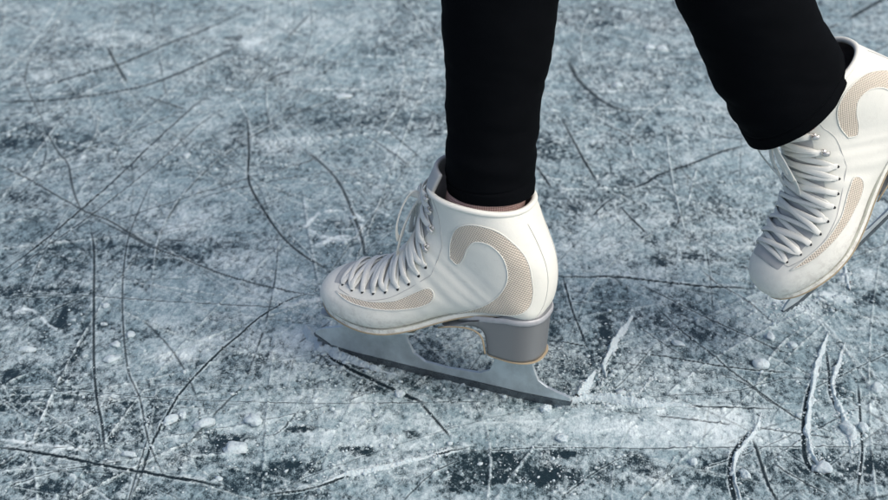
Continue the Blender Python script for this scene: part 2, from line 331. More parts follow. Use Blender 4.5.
SC = [  # points, width, dark, ridge, side, ridge width
 ([(25,90),(60,81),(95,71),(115,66),(150,52),(178,40),(200,32),(240,14)],3.0,.75,0,1,5),
 ([(-20,103),(40,101),(90,96),(140,87),(170,77),(200,64),(222,54),(240,44)],3.0,.7,.35,1,5),
 ([(107,47),(115,62),(128,84)],2.4,.7,0,1,5), ([(145,96),(187,110)],2.2,.75,0,1,5),
 ([(212,92),(190,110),(147,150),(105,190),(85,207),(60,228),(30,252),(-10,280)],2.0,.8,.3,1,4),
 ([(225,106),(200,125),(165,157),(130,186),(95,213),(45,248),(0,282)],1.3,.7,0,1,5),
 ([(187,110),(145,127),(100,145),(50,163),(-10,184)],1.4,.6,.4,-1,4),
 ([(-10,160),(30,181),(65,201),(85,212),(110,222),(135,237),(165,253)],2.0,.75,0,1,5),
 ([(90,217),(120,231),(150,247),(175,256),(205,268),(240,280),(290,292),(330,298)],1.8,.85,.35,1,4),
 ([(42,125),(58,152),(68,165),(72,185),(77,202),(85,215)],1.8,.6,0,1,5),
 ([(330,150),(305,163),(270,172),(222,187),(180,200),(130,216),(108,223)],1.5,.7,0,1,5),
 ([(-10,192),(40,185),(100,172),(160,158),(230,136)],1.1,.45,0,1,5),
 ([(90,225),(94,250),(94,300),(94,360),(97,400),(102,425),(106,462)],2.2,.75,.3,-1,3),
 ([(155,175),(135,220),(127,245),(123,280),(123,320),(128,370),(140,400),(148,440),(160,470),(180,505)],1.3,.65,.2,1,3),
 ([(-10,299),(60,296),(95,297),(150,301),(222,305),(300,309)],1.5,.6,.25,1,3),
 ([(322,290),(290,300),(260,318),(240,335),(222,350),(200,372),(180,395),(165,420),(150,450),(140,480),(128,505)],2.0,.9,.35,-1,5),
 ([(-10,386),(50,391),(100,394),(150,398),(222,402),(320,404),(440,403),(510,402)],1.0,.85,0,1,5),
 ([(-10,447),(50,456),(100,466),(150,475),(230,488)],3.4,.85,.6,1,6),
 ([(148,440),(135,480),(128,505)],1.5,.7,0,1,5),
 ([(247,115),(249,150),(249,182),(262,208),(275,228),(292,247),(315,263),(340,276)],2.0,.85,.3,1,4),
 ([(300,148),(320,163),(335,178),(345,195),(355,220),(362,240),(366,262)],2.6,.55,.3,1,5),
 ([(275,130),(300,147),(330,165),(360,178),(400,200)],1.0,.3,.6,-1,5),
 ([(365,135),(395,155),(410,168)],1.6,.5,0,1,5), ([(385,128),(420,158)],1.2,.5,.3,1,4),
 ([(288,38),(300,25),(310,14)],1.8,.5,0,1,5), ([(372,50),(400,36),(445,27)],1.6,.55,.2,1,4),
 ([(268,82),(276,76),(292,71)],3.5,.5,0,1,5), ([(300,60),(345,66),(445,68)],1.2,.45,0,1,5),
 ([(330,100),(355,112),(440,88)],1.0,.35,0,1,4),
 ([(260,496),(310,490),(350,476),(400,464),(440,455),(475,447)],1.8,.9,.75,1,8),
 ([(322,352),(345,367),(372,380),(395,391),(428,406)],4.8,.85,0,1,5), ([(420,403),(435,420),(450,438)],2.6,.75,.3,1,5),
 ([(552,276),(570,278),(615,278),(660,283),(700,287),(755,289)],2.6,.9,.6,1,6),
 ([(555,304),(640,301)],1.0,.7,0,1,5), ([(633,282),(660,295),(700,315),(740,333),(780,351),(800,354)],1.5,.8,.2,1,4),
 ([(652,303),(680,330),(710,353),(727,368),(750,385),(770,400),(800,420),(840,436)],1.9,.75,.2,1,3),
 ([(630,353),(670,358),(710,365),(760,371),(795,373)],2.0,.85,.3,1,4), ([(640,328),(665,345),(685,357)],1.3,.6,0,1,4),
 ([(700,270),(717,284),(745,300),(778,327)],1.4,.6,0,1,4), ([(563,278),(572,310),(580,330),(587,347)],1.7,.75,.3,1,4),
 ([(545,340),(565,343),(588,347)],2.4,.75,0,1,5), ([(568,60),(575,75),(583,85),(600,100),(620,110),(637,113)],4.2,.6,0,1,5),
 ([(562,120),(578,150),(588,168),(597,182)],2.2,.65,0,1,5), ([(624,191),(645,184),(660,175),(690,165),(720,153),(748,145)],3.4,.75,0,1,5),
 ([(620,207),(632,220),(646,234)],2.0,.75,0,1,5), ([(593,217),(604,205),(616,197)],2.0,.6,0,1,5), ([(535,165),(551,188)],2.2,.7,0,1,5),
 ([(603,125),(625,134),(643,144)],1.6,.6,.3,1,4), ([(708,133),(730,138),(765,141)],2.2,.65,0,1,5),
 ([(895,-8),(880,1),(862,11),(848,20)],4.4,.7,0,1,5), ([(838,24),(822,31)],3.5,.5,0,1,5),
 ([(640,398),(700,394),(741,390),(790,376)],1.2,.6,0,1,4), ([(715,373),(745,384),(770,402),(795,414)],1.6,.7,0,1,4),
 ([(574,405),(600,404),(660,406),(730,408),(775,409)],2.0,.9,.6,1,6),
 ([(820,352),(816,375),(808,395),(804,420),(804,450),(808,465),(820,476),(838,486)],4.2,.9,0,1,5),
 ([(826,350),(829,375),(830,395),(838,412),(844,428)],2.2,.75,0,1,5),
 ([(752,430),(738,446),(731,460),(730,478),(736,505)],4.0,.85,0,1,5),
 ([(753,440),(760,462),(768,485),(780,505)],3.4,.85,.4,-1,5), ([(858,385),(861,430),(862,455),(857,495)],2.0,.8,.3,1,3),
 ([(770,463),(800,480),(830,496)],1.8,.75,0,1,5), ([(700,470),(770,445),(800,430)],1.0,.4,.2,1,5),
 ([(445,447),(475,452),(540,449),(620,449),(700,448),(790,447),(900,447)],1.6,.5,0,1,5),
 ([(600,375),(612,352),(620,330)],2.0,.5,0,1,5), ([(610,392),(625,380),(655,345)],1.0,.35,.4,1,4),
 ([(800,395),(850,372),(900,348)],1.2,.5,.3,1,4), ([(780,250),(830,262),(900,240)],1.3,.45,0,1,4),
 ([(0,22),(10,18),(40,30)],2.0,.5,0,1,4), ([(10,60),(50,54),(110,49),(160,44)],1.6,.55,0,1,4), ([(30,58),(25,80),(35,105),(45,125)],1.4,.4,0,1,4),
 ([(145,2),(175,12),(240,10)],1.8,.5,0,1,4), ([(300,410),(280,432),(262,438)],1.4,.5,0,1,4), ([(0,490),(60,472),(130,462)],1.4,.4,.35,1,6),
 ([(460,460),(430,476),(400,505)],1.3,.5,0,1,5), ([(560,500),(600,470),(640,450)],1.2,.45,.2,1,4),
 ([(480,20),(640,10),(700,26)],1.4,.3,0,1,4), ([(560,20),(640,55),(720,60)],1.2,.35,.2,1,4), ([(850,60),(888,45),(930,20)],2,.5,0,1,4)]
for k, s in enumerate(SC): scratch(s[0], (s[1] * 1.15 + .15) * max(.85, np.mean([G(*p)[1] for p in s[0]]) / 1.4), min(1, s[2] * .7 + .45), s[3] * .8, s[4], s[5], seed=k, broken=.30, flo=.51, rim=.6, depth=.6)
for P, wmm, dt, dc in [([(305,228),(320,214),(345,213),(362,222),(352,240),(325,238),(308,230)],5.5,1.2,.7), ([(318,246),(345,237),(372,246)],6,1.1,.6),
        ([(362,206),(375,210),(388,216)],4,.75,.4), ([(325,222),(340,230),(372,228)],4,.6,.3), ([(352,248),(348,262)],5,.5,.3), ([(345,208),(350,225)],3,.6,.3),
        ([(0,478),(40,460),(92,434)],7,.35,.3), ([(285,306),(305,302),(322,300)],7,.6,.5), ([(-10,300),(30,293),(60,294)],4,.3,.2),
        ([(10,315),(30,310),(48,325),(56,330)],4,.6,.3), ([(480,424),(560,420),(640,402)],4,.3,.3), ([(560,432),(620,428),(680,400)],3,.3,.2),
        ([(360,70),(372,97),(420,90)],4,.35,.2), ([(0,440),(50,447),(100,453)],4.5,.6,.4), ([(720,455),(690,490),(680,505)],4,.5,.3),
        ([(790,300),(830,330)],9,.4,.4), ([(770,282),(800,292),(850,300)],8,.4,.3), ([(838,262),(846,290)],5,.6,.4), ([(400,455),(440,432),(470,450)],4,.3,.2)]:
    film(P, wmm, dt, dc)

# the paler refrozen band across the front right, with its straight near edge
u0, v1 = G(470, 448); _, v2 = G(470, 408)
q = sstep(v1 - .001, v1 + .0015, Y) * sstep(v2 + .02, v2 - .01, Y) * sstep(G(370, 440)[0], G(560, 440)[0], X)
q = np.where(Y < v2 + .03, q, 0) * sstep(3.2, 1.6, X)
cov += .20 * q; thick += .10 * q; cov -= .12 * (np.clip((v1 - Y) / .03, 0, 1)) * (np.abs(Y - v1) < .06) * (X > G(400, 450)[0])

# many anonymous cuts and hairlines, over the whole patch and beyond the frame
for k in range(900):
    cx = rng.uniform(-1.2, 1.2); cy = rng.uniform(.98, 3.05); a = rng.uniform(0, math.pi); L = rng.uniform(.04, .45) if k % 3 else rng.uniform(.3, .9)
    cur = rng.normal(0, .9); pts = []
    for t in np.linspace(-.5, .5, 5):
        aa = a + cur * t * L; pts.append((cx + math.cos(aa) * L * t, cy + math.sin(aa) * L * t))
    in_frame = abs(cx) < .32 * cy
    hair = rng.random() < (.74 if in_frame else .66)
    scratch(pts, rng.uniform(.5, 1.0) if hair else rng.uniform(1.2, 2.6), rng.uniform(.18, .5) if hair else rng.uniform(.5, .85),
            0 if rng.random() < .5 else rng.uniform(.25, .75), rng.choice([-1, 1]), rng.uniform(1.5, 4), ground=True, seed=k + 100, broken=.45, rim=.3 * (not hair))

for k in range(170):                 # long paired sweeps of a turning skater
    cx = rng.uniform(-.75, .75); cy = rng.uniform(1.0, 2.7); a = rng.choice([rng.normal(.45, .35), rng.normal(-.35, .3), rng.normal(1.5, .35)]); L = rng.uniform(.35, 1.3)
    cur = rng.normal(0, .45); pts = []
    for t in np.linspace(-.5, .5, 7):
        aa = a + cur * t * L; pts.append((cx + math.cos(aa) * L * t, cy + math.sin(aa) * L * t))
    wd_ = rng.uniform(.9, 1.8); dk_ = rng.uniform(.25, .65); ff = max(1, cy / 1.5)
    if rng.random() < .5: scratch(pts, .3, .05, rng.uniform(.6, 1.0), 1, rng.uniform(1.2, 2.2), ground=True, seed=k + 2000, broken=.3)
    else: scratch(pts, wd_ * ff, dk_, rng.uniform(.2, .6) if k % 2 else 0, rng.choice([-1, 1]), rng.uniform(1.5, 3.5), ground=True, seed=k + 2000, broken=.35, flo=.3, rim=.5)
    if k % 3 == 0: scratch([(p[0] + .007, p[1] + .004) for p in pts], wd_ * .6 * ff, dk_ * .7, 0, 1, 2, ground=True, seed=k + 3000, broken=.4, rim=.3)

g1 = rfbm(X, Y * .6, 280, 3, 70, .6); g2 = rfbm(X, Y * .62, 100, 3, 80, .6)
fade = np.where(near, 1, .0)
cov2 = np.clip(cov + (.42 * g1 + .26 * g2) * fade, -.3, 1.3)
lump = sstep(.25, .62, rfbm(X, Y, 120, 3, 90)) * np.clip(thick * 1.6, 0, 1)
thick2 = np.clip(thick + .30 * g1 * fade + .35 * lump, 0, 1)
far_ = sstep(1.15, 1.6, np.abs(X)) + sstep(3.0, 3.6, Y) + sstep(.97, .85, Y); far_ = np.clip(far_, 0, 1)
cov2 = cov2 * (1 - far_) + .62 * far_; thick2 = thick2 * (1 - far_) + .30 * far_; dark *= 1 - far_
crust = sstep(.2, .8, cov2)
Z = fade * (.0006 * crust + .0007 * g2 * crust + .0005 * g1 * crust + .0016 * lump) + relief
Z += fade * .0012 * rfbm(X, Y, 5, 3, 99)

ny, nx = X.shape
me = bpy.data.meshes.new('ice')
co = np.empty((ny * nx, 3), np.float32); co[:, 0] = X.ravel(); co[:, 1] = Y.ravel(); co[:, 2] = Z.ravel()
idx = (np.arange(ny - 1)[:, None] * nx + np.arange(nx - 1)[None]).ravel()
quad = np.stack([idx, idx + 1, idx + nx + 1, idx + nx], 1).astype(np.int32)
me.vertices.add(len(co)); me.vertices.foreach_set('co', co.ravel())
me.loops.add(quad.size); me.loops.foreach_set('vertex_index', quad.ravel())
me.polygons.add(len(quad)); me.polygons.foreach_set('loop_start', np.arange(0, quad.size, 4, dtype=np.int32))
me.update(calc_edges=True); me.shade_smooth()
at_ = me.attributes.new('ice_map', 'FLOAT_COLOR', 'POINT')
c4 = np.ones((ny * nx, 4), np.float32); c4[:, 0] = np.clip(cov2, 0, 1).ravel(); c4[:, 1] = thick2.ravel(); c4[:, 2] = np.clip(dark, 0, 1).ravel()
at_.data.foreach_set('color', c4.ravel())
ice = link('ice', me, M['ice']); tag(ice, kind='structure')
def ice_z(x, y):
    i = min(max(int(np.searchsorted(AX, x)), 0), nx - 1); j = min(max(int(np.searchsorted(AY, y)), 0), ny - 1); return float(Z[j, i])

#ICE1
# ------------------------------------------------------------------ boot surface (centimetres; x towards the toe, y sideways, z up)
RG = np.array([ # Tx, Tz, Bx, Bz, half width, n_top, n_bot, centre fraction from bottom
 [25.15,7.0, 25.1,6.0, .8,2.0,2.0,.5],
 [24.9,7.7, 24.8,5.6, 1.9,2.0,2.2,.48],
 [24.3,8.35,24.1,5.25,2.8,2.0,2.5,.46],
 [23.2,8.95,22.9,4.95,3.65,2.0,2.8,.43],
 [21.6,9.35,21.0,4.7, 4.35,2.0,3.0,.41],
 [19.8,9.75,18.8,4.6, 4.75,2.0,3.0,.40],
 [18.1,10.45,16.3,4.85,4.8,2.0,3.0,.40],
 [16.6,11.5,13.6,5.7, 4.5,2.0,2.9,.42],
 [15.3,12.9,11.0,6.9, 4.15,2.05,2.8,.44],
 [14.4,14.3,8.4,8.0, 3.9,2.1,3.4,.45],
 [13.8,15.6,5.8,8.7, 3.75,2.15,4.2,.46],
 [13.4,16.8,3.1,8.85, 3.65,2.2,4.8,.45],
 [13.15,17.8,.9,8.95, 3.65,2.2,4.2,.45],
 [13.0,18.7,.0,10.2, 3.8,2.2,2.8,.48],
 [12.9,19.2,-.3,12.3, 3.95,2.2,2.4,.5],
 [12.85,19.6,-.05,14.4,4.05,2.2,2.4,.5],
 [12.85,20.0,.75,16.5, 4.15,2.2,2.3,.5],
 [12.85,20.35,1.6,18.4, 4.25,2.2,2.3,.5],
 [12.9,20.7,2.3,19.9,4.35,2.2,2.3,.5]])
RG[:, 0] *= .975; RG[:, 2] *= .975
NR = len(RG)
def ring(t):
    t = min(max(t, 0), NR - 1); i = min(int(t), NR - 2); f = t - i
    a, b, c, d = RG[max(i - 1, 0)], RG[i], RG[i + 1], RG[min(i + 2, NR - 1)]
    if i == 0: a = 2 * b - c
    if i == NR - 2: d = 2 * c - b
    return .5 * (2 * b + (c - a) * f + (2 * a - 5 * b + 4 * c - d) * f * f + (3 * b - a - 3 * c + d) * f ** 3)
def surf(t, phi, off=0.):
    """phi 0 = top/front, +pi/2 = viewer's side (+y), pi = bottom/back"""
    Tx, Tz, Bx, Bz, w_, nt_, nb, fr = ring(t)
    c, s = math.cos(phi), math.sin(phi); n = nt_ + (nb - nt_) * (.5 - .5 * c)
    ux, uz = Tx - Bx, Tz - Bz; L = math.hypot(ux, uz); ux /= L; uz /= L
    h = (L * (1 - fr)) if c > 0 else L * fr
    cx, cz = Bx + ux * L * fr, Bz + uz * L * fr
    k = 1.0
    a = math.copysign(abs(c) ** (2 / n), c) * (h + off); b = math.copysign(abs(s) ** (2 / n), s) * (w_ + off)
    return Vector((cx + ux * a, b, cz + uz * a)) / 100
T0 = 3.8            # where the lacing gap starts
_GT = [3.8,4.1,4.5,5,6,7,8,9,10,11,12,14,18]; _GV = [0,.42,.56,.63,.72,.82,.90,.88,.74,.62,.53,.44,.40]
def gap(t): return float(np.interp(t, _GT, _GV)) if t > T0 else 0.0
EY = [(3.95,.70),(4.7,.82),(5.4,.87),(6.1,.96),(6.8,1.05),(7.5,1.16),(8.15,1.22),(8.9,1.24),(9.6,1.22)]
HK = [(10.6,.92),(12.2,.75),(14.2,.63),(16.5,.58)]
def build_upper():
    V = []; F = []; N = 96; ts = list(np.linspace(0, NR - 1, 150))
    cols = N + 1
    for t in ts:
        g = gap(t)
        for k in range(cols):
            phi = g + (2 * math.pi - 2 * g) * k / N
            p = surf(t, phi)
            # padded collar and a dip of the rim behind the ankle
            f = max(0, (t - (NR - 3.2)) / 2.2)
            a_ = min(phi, 2 * math.pi - phi); wd = math.exp(-((t - 9.4) / 2.0) ** 2) * math.exp(-((a_ - 1.55) / .55) ** 2)
            V.append(surf(t, phi, wd * (.038 * math.sin(t * 4.2 + a_ * 2.5) + .03 * math.sin(t * 7.9 - a_ * 3)) + .030 * mnoise.noise(p * 38) * (t > 1.5)))
    nr = len(ts)
    for i in range(nr - 1):
        for k in range(N): F.append((i * cols + k, i * cols + k + 1, (i + 1) * cols + k + 1, (i + 1) * cols + k))
    # toe cap
    c0 = len(V); V.append(surf(0, 0) * .5 + surf(0, math.pi) * .5 + Vector((.0008, 0, 0)))
    for k in range(N): F.append((k + 1, k, c0))
    return V, F
UV_, UF = build_upper()
upper_me = fix_normals(mesh_from('boot_upper', UV_, UF))
BVH = BVHTree.FromPolygons([v.co for v in upper_me.vertices], [p.vertices for p in upper_me.polygons])
def hit_side(x, z, side):           # x,z in cm -> point + normal on that side of the boot
    h = BVH.ray_cast(Vector((x / 100, side * .12, z / 100)), Vector((0, -side, 0)))
    return (h[0], h[1]) if h[0] else (None, None)

# outlines of the two fabric panels in side view (cm)
J_OUT = [(9.03,14.6),(8.96,16.3),(8.15,18.1),(6.5,18.9),(4.3,18.6),(2.5,17.1),(1.35,15.3),(.95,13.2),(.9,11.9),(1.2,10.6),(2.2,9.85),(4.1,9.45),(6.4,9.05),(8.6,8.3),(10.3,7.5),
         (8.0,8.75),(6.0,9.9),(4.3,11.3),(3.3,12.9),(3.1,14.4),(3.6,16.0),(4.8,17.05),(6.2,17.1),(7.05,16.15),(7.55,14.9),(8.2,14.1)]
TOE_OUT = [(21.5,8.15),(19.4,8.3),(17.9,8.42),(16.6,8.6),(15.3,8.9),(14.1,9.35),(12.6,10.3),(11.4,11.0),(10.75,10.85),(10.6,10.1),(11.2,9.3),(12.8,8.58),(15.1,8.05),(17.2,7.9),(19.4,7.85)]

def build_panel(outline, side, off=.0006):
    P = crom(np.array(outline + [outline[0]], float), 5)[:-1]
    pts = [Vector(p) for p in P]; n = len(pts)
    lo = P.min(0); hi = P.max(0)
    from math import floor
    def inside(x, z):
        r = False
        for i in range(n):
            x1, z1 = P[i]; x2, z2 = P[(i + 1) % n]
            if (z1 > z) != (z2 > z) and x < (x2 - x1) * (z - z1) / (z2 - z1) + x1: r = not r
        return r
    g = [Vector((x, z)) for x in np.arange(lo[0], hi[0], .3) for z in np.arange(lo[1], hi[1], .3) if inside(x, z)
         and min((x - p[0]) ** 2 + (z - p[1]) ** 2 for p in P) > .02]
    vs, es, fs, *_ = delaunay_2d_cdt(pts + g, [(i, (i + 1) % n) for i in range(n)], [], 1, 1e-5)
    V = []
    for v in vs:
        h, nn = hit_side(v.x, v.y, side)
        V.append((h + Vector(nn) * off) if h else Vector((v.x / 100, side * .03, v.y / 100)))
    rim = []; nr = []
    for p in P:
        h, nn = hit_side(p[0], p[1], side)
        if h: rim.append(h + Vector(nn) * .0006); nr.append(Vector(nn))
    rim.append(rim[0]); nr.append(nr[0]); rim.append(rim[1]); nr.append(nr[1])
    return (V, [tuple(f) if side > 0 else tuple(reversed(f)) for f in fs]), tube(rim, .0006, .00035, upv=nr, seg=8)

# ------------------------------------------------------------------ the skate
def make_skate():
    root = bpy.data.objects.new('ice_skate', None); COL.objects.link(root); root.empty_display_size = .1
    up = link('boot', upper_me, M['leather'], root)
    upper_me.materials.append(M['lining'])
    sm = up.modifiers.new('thickness', 'SOLIDIFY'); sm.thickness = .0030; sm.offset = -1; sm.material_offset = 1; sm.material_offset_rim = 0
    bv = up.modifiers.new('soft', 'BEVEL'); bv.width = .0009; bv.segments = 2; bv.limit_method = 'ANGLE'; bv.angle_limit = R(50)
    # rolled collar round the cuff
    g = gap(NR - 1); ph = np.linspace(g, 2 * math.pi - g, 70)
    P = [surf(NR - 1, p, -.12) for p in ph]; 
    tp = [min(1, .55 + .45 * min(i, len(P) - 1 - i) / 5) for i in range(len(P))]
    link('collar', mesh_from('collar', *tube(P, .0030, .0030, seg=12, taper=tp)), M['leather'], up)
    # overlaid facing: stitched line behind the eyelets, and seam lines
    def seamline(fn, a, b, n=60, r=.00035):
        P = []; U = []
        for q in np.linspace(0, 1, n):
            t, p = fn(q); v = surf(t, p, .02); v2 = surf(t, p, .5); P.append(v); U.append((v2 - v).normalized())
        return tube(P, r, r * .8, upv=U, seg=5)
    for sd_ in (1, -1):
        for lo_, (va, vb) in enumerate([(lambda q: (3.4 + q * (NR - 4.4), sd_ * (float(np.interp(3.4 + q * (NR - 4.4), [3.4,3.8,4.7,7,9.6,11,13,18], [0,.8,1.0,1.27,1.40,1.25,.95,.80]))), 0), 0),
                                (lambda q: (12.6 + q * 4.6, sd_ * (math.pi - .42 + .1 * math.sin(q * 3))), 0)][:0] or [(0, 0), (1, 0)]):
            fn = (lambda q: (3.4 + q * (NR - 4.4), sd_ * float(np.interp(3.4 + q * (NR - 4.4), [3.4,3.8,4.7,7,9.6,11,13,18], [.0,.85,1.0,1.27,1.42,1.25,.95,.80])))) if lo_ == 0 else \
                 (lambda q: (12.4 + q * 4.8, sd_ * (math.pi - .36 + .1 * math.sin(q * 3))))
            link('seam', mesh_from('seam', *seamline(fn, 0, 1, 150)), M['stitch'], up)
        for outl in (J_OUT, TOE_OUT):
            (pv, pf), (rv, rf) = build_panel(outl, sd_)
            pm = link('mesh_panel', mesh_from('mesh_panel', pv, pf), M['mesh'], up)
            link('piping', mesh_from('piping', rv, rf), M['leather'], up)
    # tongue
    V = []; F = []; ts = np.linspace(T0 - .6, NR - 1, 70); ext = [(.5, -.5), (1.0, -1.1), (1.5, -1.6), (1.9, -1.9)]; n = 24
    tops = []
    for t in ts:
        g = gap(max(t, T0 + .5)) + .34
        V += [surf(t, -g + 2 * g * k / n, -.52 + .22 * math.cos(math.pi * (k / n - .5))) for k in range(n + 1)]
    base = V[-(n + 1):]
    for dz, dx in ext:
        sc_ = 1 - .10 * (dz / 2.6) ** 3
        V += [Vector((b.x + dx * .0045, b.y * sc_, b.z + dz * .012 - (.006 * (dz / 2.6) ** 3) * abs(2 * k / n - 1) ** 2)) for k, b in enumerate(base)]
    rows = len(ts) + len(ext)
    for i in range(rows - 1):
        for k in range(n): F.append((i * (n + 1) + k, i * (n + 1) + k + 1, (i + 1) * (n + 1) + k + 1, (i + 1) * (n + 1) + k))
    tm = mesh_from('tongue', V, F); to = link('tongue', tm, M['tongue'], root); tm.materials.append(M['lining'])
    s2 = to.modifiers.new('thickness', 'SOLIDIFY'); s2.thickness = .0045; s2.offset = 1; s2.material_offset = 0
    sb = to.modifiers.new('soft', 'SUBSURF'); sb.levels = sb.render_levels = 1
    # welt, outsole, heel
    def sole_outline(inset, xs=None):
        P = []
        for t in np.linspace(.0, 12.4, 60):
            r_ = ring(t); P.append((r_[2], r_[3], r_[4] * (1 - .10) * (1 if t < 11.0 else 1)))
        return P
    def slab(z0, z1, grow, xmin=-.6):
        prof = []
        for t in np.linspace(0.6, 10.9, 80):
            r_ = ring(t); prof.append([r_[2], r_[3], r_[4] * (.93 - .10 * min(max((t - 5) / 5, 0), 1)) + grow])
        V = []; F = []; nl = 10
        for (x, z, w_) in prof:
            for (yy, zz) in [(-1, z0), (-1, z1), (1, z1), (1, z0)]:
                V.append(Vector((x, yy * w_, z + zz)) / 100)
        m_ = len(prof)
        for i in range(m_ - 1):
            for k in range(4): F.append((i * 4 + k, i * 4 + (k + 1) % 4, (i + 1) * 4 + (k + 1) % 4, (i + 1) * 4 + k))
        F.append((0, 1, 2, 3)); F.append(tuple((m_ - 1) * 4 + k for k in (3, 2, 1, 0)))
        return V, F
    so_ = link('sole', fix_normals(mesh_from('sole', *slab(.02, .45, -.30), smooth=False)), M['leather'], root)
    link('welt', fix_normals(mesh_from('welt', *slab(-.07, .04, -.20), smooth=False)), M['tan'], so_)
    def heel_mesh(z0, z1, grow, flare=1):
        V = []; F = []; nz = 14; ns = 40
        for i in range(nz + 1):
            f = i / nz                                    # 0 bottom, 1 top
            xb = .60 - .38 * f - grow                     # back
            xf = 5.7 + .5 * f + 4.4 * max(0, f - .25) ** 3.2 / .75 ** 3.2 + grow * .5
            hw = 2.80 + .34 * f + grow
            for k in range(ns):
                a = 2 * math.pi * k / ns; c, s = math.cos(a), math.sin(a)
                n_ = 2.6 if c < 0 else 6
                x = (xb + 3.3) + (math.copysign(abs(c) ** (2 / n_), c) * (3.3 if c < 0 else (xf - xb - 3.3)))
                y = math.copysign(abs(s) ** (2 / n_), s) * hw
                # follow the underside of the sole at the top, near level at the bottom
                zt = 8.62 - max(0, x - 3.2) * .16 - max(0, x - 6) * .26
                zb = 4.05 + .16 * max(0, x - 3) * .6
                lo_, hi_ = zb + z0, zt + z1 + .72 * max(0, 1 - max(0, x - 5) / 3)
                if z1 < -1: hi_ = zb + .14
                V.append(Vector((x, y, lo_ + (hi_ - lo_) * f)) / 100)
        for i in range(nz):
            for k in range(ns): F.append((i * ns + k, i * ns + (k + 1) % ns, (i + 1) * ns + (k + 1) % ns, (i + 1) * ns + k))
        F.append(tuple(range(ns - 1, -1, -1))); F.append(tuple(nz * ns + k for k in range(ns)))
        return V, F
    he = link('heel', fix_normals(mesh_from('heel', *heel_mesh(.14, .05, 0))), M['heel'], root)
    # heel tip: thin tan edge under the heel block
    V = []; F = []; ns = 60
    for zz in (.02, .139):
        for k in range(ns):
            a = 2 * math.pi * k / ns; c, s = math.cos(a), math.sin(a); n_ = 2.6 if c < 0 else 6; xb, xf, hw = .39, 5.78, 2.82
            x = (xb + 3.3) + (math.copysign(abs(c) ** (2 / n_), c) * (3.3 if c < 0 else (xf - xb - 3.3)))
            V.append(Vector((x, math.copysign(abs(s) ** (2 / n_), s) * hw, 4.05 + .096 * max(0, x - 3) + zz)) / 100)
    for k in range(ns): F.append((k, (k + 1) % ns, ns + (k + 1) % ns, ns + k))
    F.append(tuple(range(ns - 1, -1, -1))); F.append(tuple(ns + k for k in range(ns)))
    link('heel_tip', mesh_from('heel_tip', V, F, smooth=False), M['tan'], he)
    # pale lip between boot and heel block
    P = []
    for k in range(41):
        a = math.pi / 2 + math.pi * k / 40; c, s = math.cos(a), math.sin(a)
        x = 3.5 + math.copysign(abs(c) ** (2 / 2.6), c) * 3.30; y = math.copysign(abs(s) ** (2 / 2.6), s) * 3.10
        P.append(Vector((x, y, 8.78)) / 100)
    P = [Vector((.085, P[0].y * .86, .0785)), Vector((.060, P[0].y * .97, .0835))] + P + [Vector((.060, P[-1].y * .97, .0835)), Vector((.085, P[-1].y * .86, .0785))]
    link('heel_lip', mesh_from('heel_lip', *tube(crom(P, 2), .0014, .0032, seg=10)), M['heel_lip'], he)
    # tan edge running down the breast of the heel
    for s_ in (1, -1):
        P = []
        for f in np.linspace(0, 1, 24):
            xf = 5.7 + .5 * f + 4.4 * max(0, f - .25) ** 3.2 / .75 ** 3.2; zt = 8.62 - max(0, xf - 3.2) * .16 - max(0, xf - 6) * .26; zb = 4.05 + .096 * max(0, xf - 3)
            P.append(Vector((xf - .04, s_ * (2.80 + .34 * f) * .955, zb + .1 + (zt - zb) * f)) / 100)
        link('heel_edge', mesh_from('heel_edge', *tube(P, .0009, .0009, seg=8)), M['tan'], he)
    # blade: plates, stanchions and runner cut from one profile
    top = [(-2.4,1.5),(-1.2,1.75),(.0,2.05),(1.0,2.6),(1.5,3.3),(1.8,3.78),(5.4,4.0),(5.8,3.3),(6.3,2.5),(7.4,1.9),(11,1.6),(13.5,1.7),(14.8,2.35),(15.6,3.4),(16.0,4.25),(21.6,4.3),
           (22.2,3.6),(23.2,3.2),(24.6,3.0),(25.6,2.75),(26.4,2.3)]
    bot = [(26.5,1.65),(26.1,1.5),(26.2,1.1),(25.6,1.15),(25.65,.7),(25.1,.8),(25.0,.32),(24.4,.55),(24.1,.22),(22,.06),(19,0),(14,-.0),(8,.0),(3,.06),(0,.2),(-1.6,.42),(-2.5,.62)]
    lowr = lambda P: [(x * .985, z - 1.5 * min(1, max(0, (4.3 - z) / 1.4))) for x, z in P]
    def extr(poly, hw):
        poly = lowr(poly)
        n = len(poly); V = [Vector((x, s * hw, z)) / 100 for s in (-1, 1) for x, z in poly]
        tri = delaunay_2d_cdt([Vector(p) for p in poly], [(i, (i + 1) % n) for i in range(n)], [], 1, 1e-6)[2]
        F = [tuple(f) for f in tri] + [tuple(n + i for i in reversed(f)) for f in tri]
        F += [(i, (i + 1) % n, n + (i + 1) % n, n + i) for i in range(n)]
        return V, F
    bl = link('blade', fix_normals(mesh_from('blade', *extr(top + [(26.45,1.9),(24.5,1.0),(22,.80),(14,.75),(3,.80),(-2.5,1.05)], .17), smooth=False)), M['chrome'], root)
    b2 = bl.modifiers.new('edge', 'BEVEL'); b2.width = .0006; b2.segments = 2; b2.limit_method = 'ANGLE'; b2.angle_limit = R(40)
    link('runner', fix_normals(mesh_from('runner', *extr([(-2.55,1.04),(3,.79),(14,.74),(22,.79),(24.5,.99),(26.6,1.95)] + bot, .21), smooth=False)), M['edge'], bl)  # runner strip; its darker steel colour stands in for a reflection
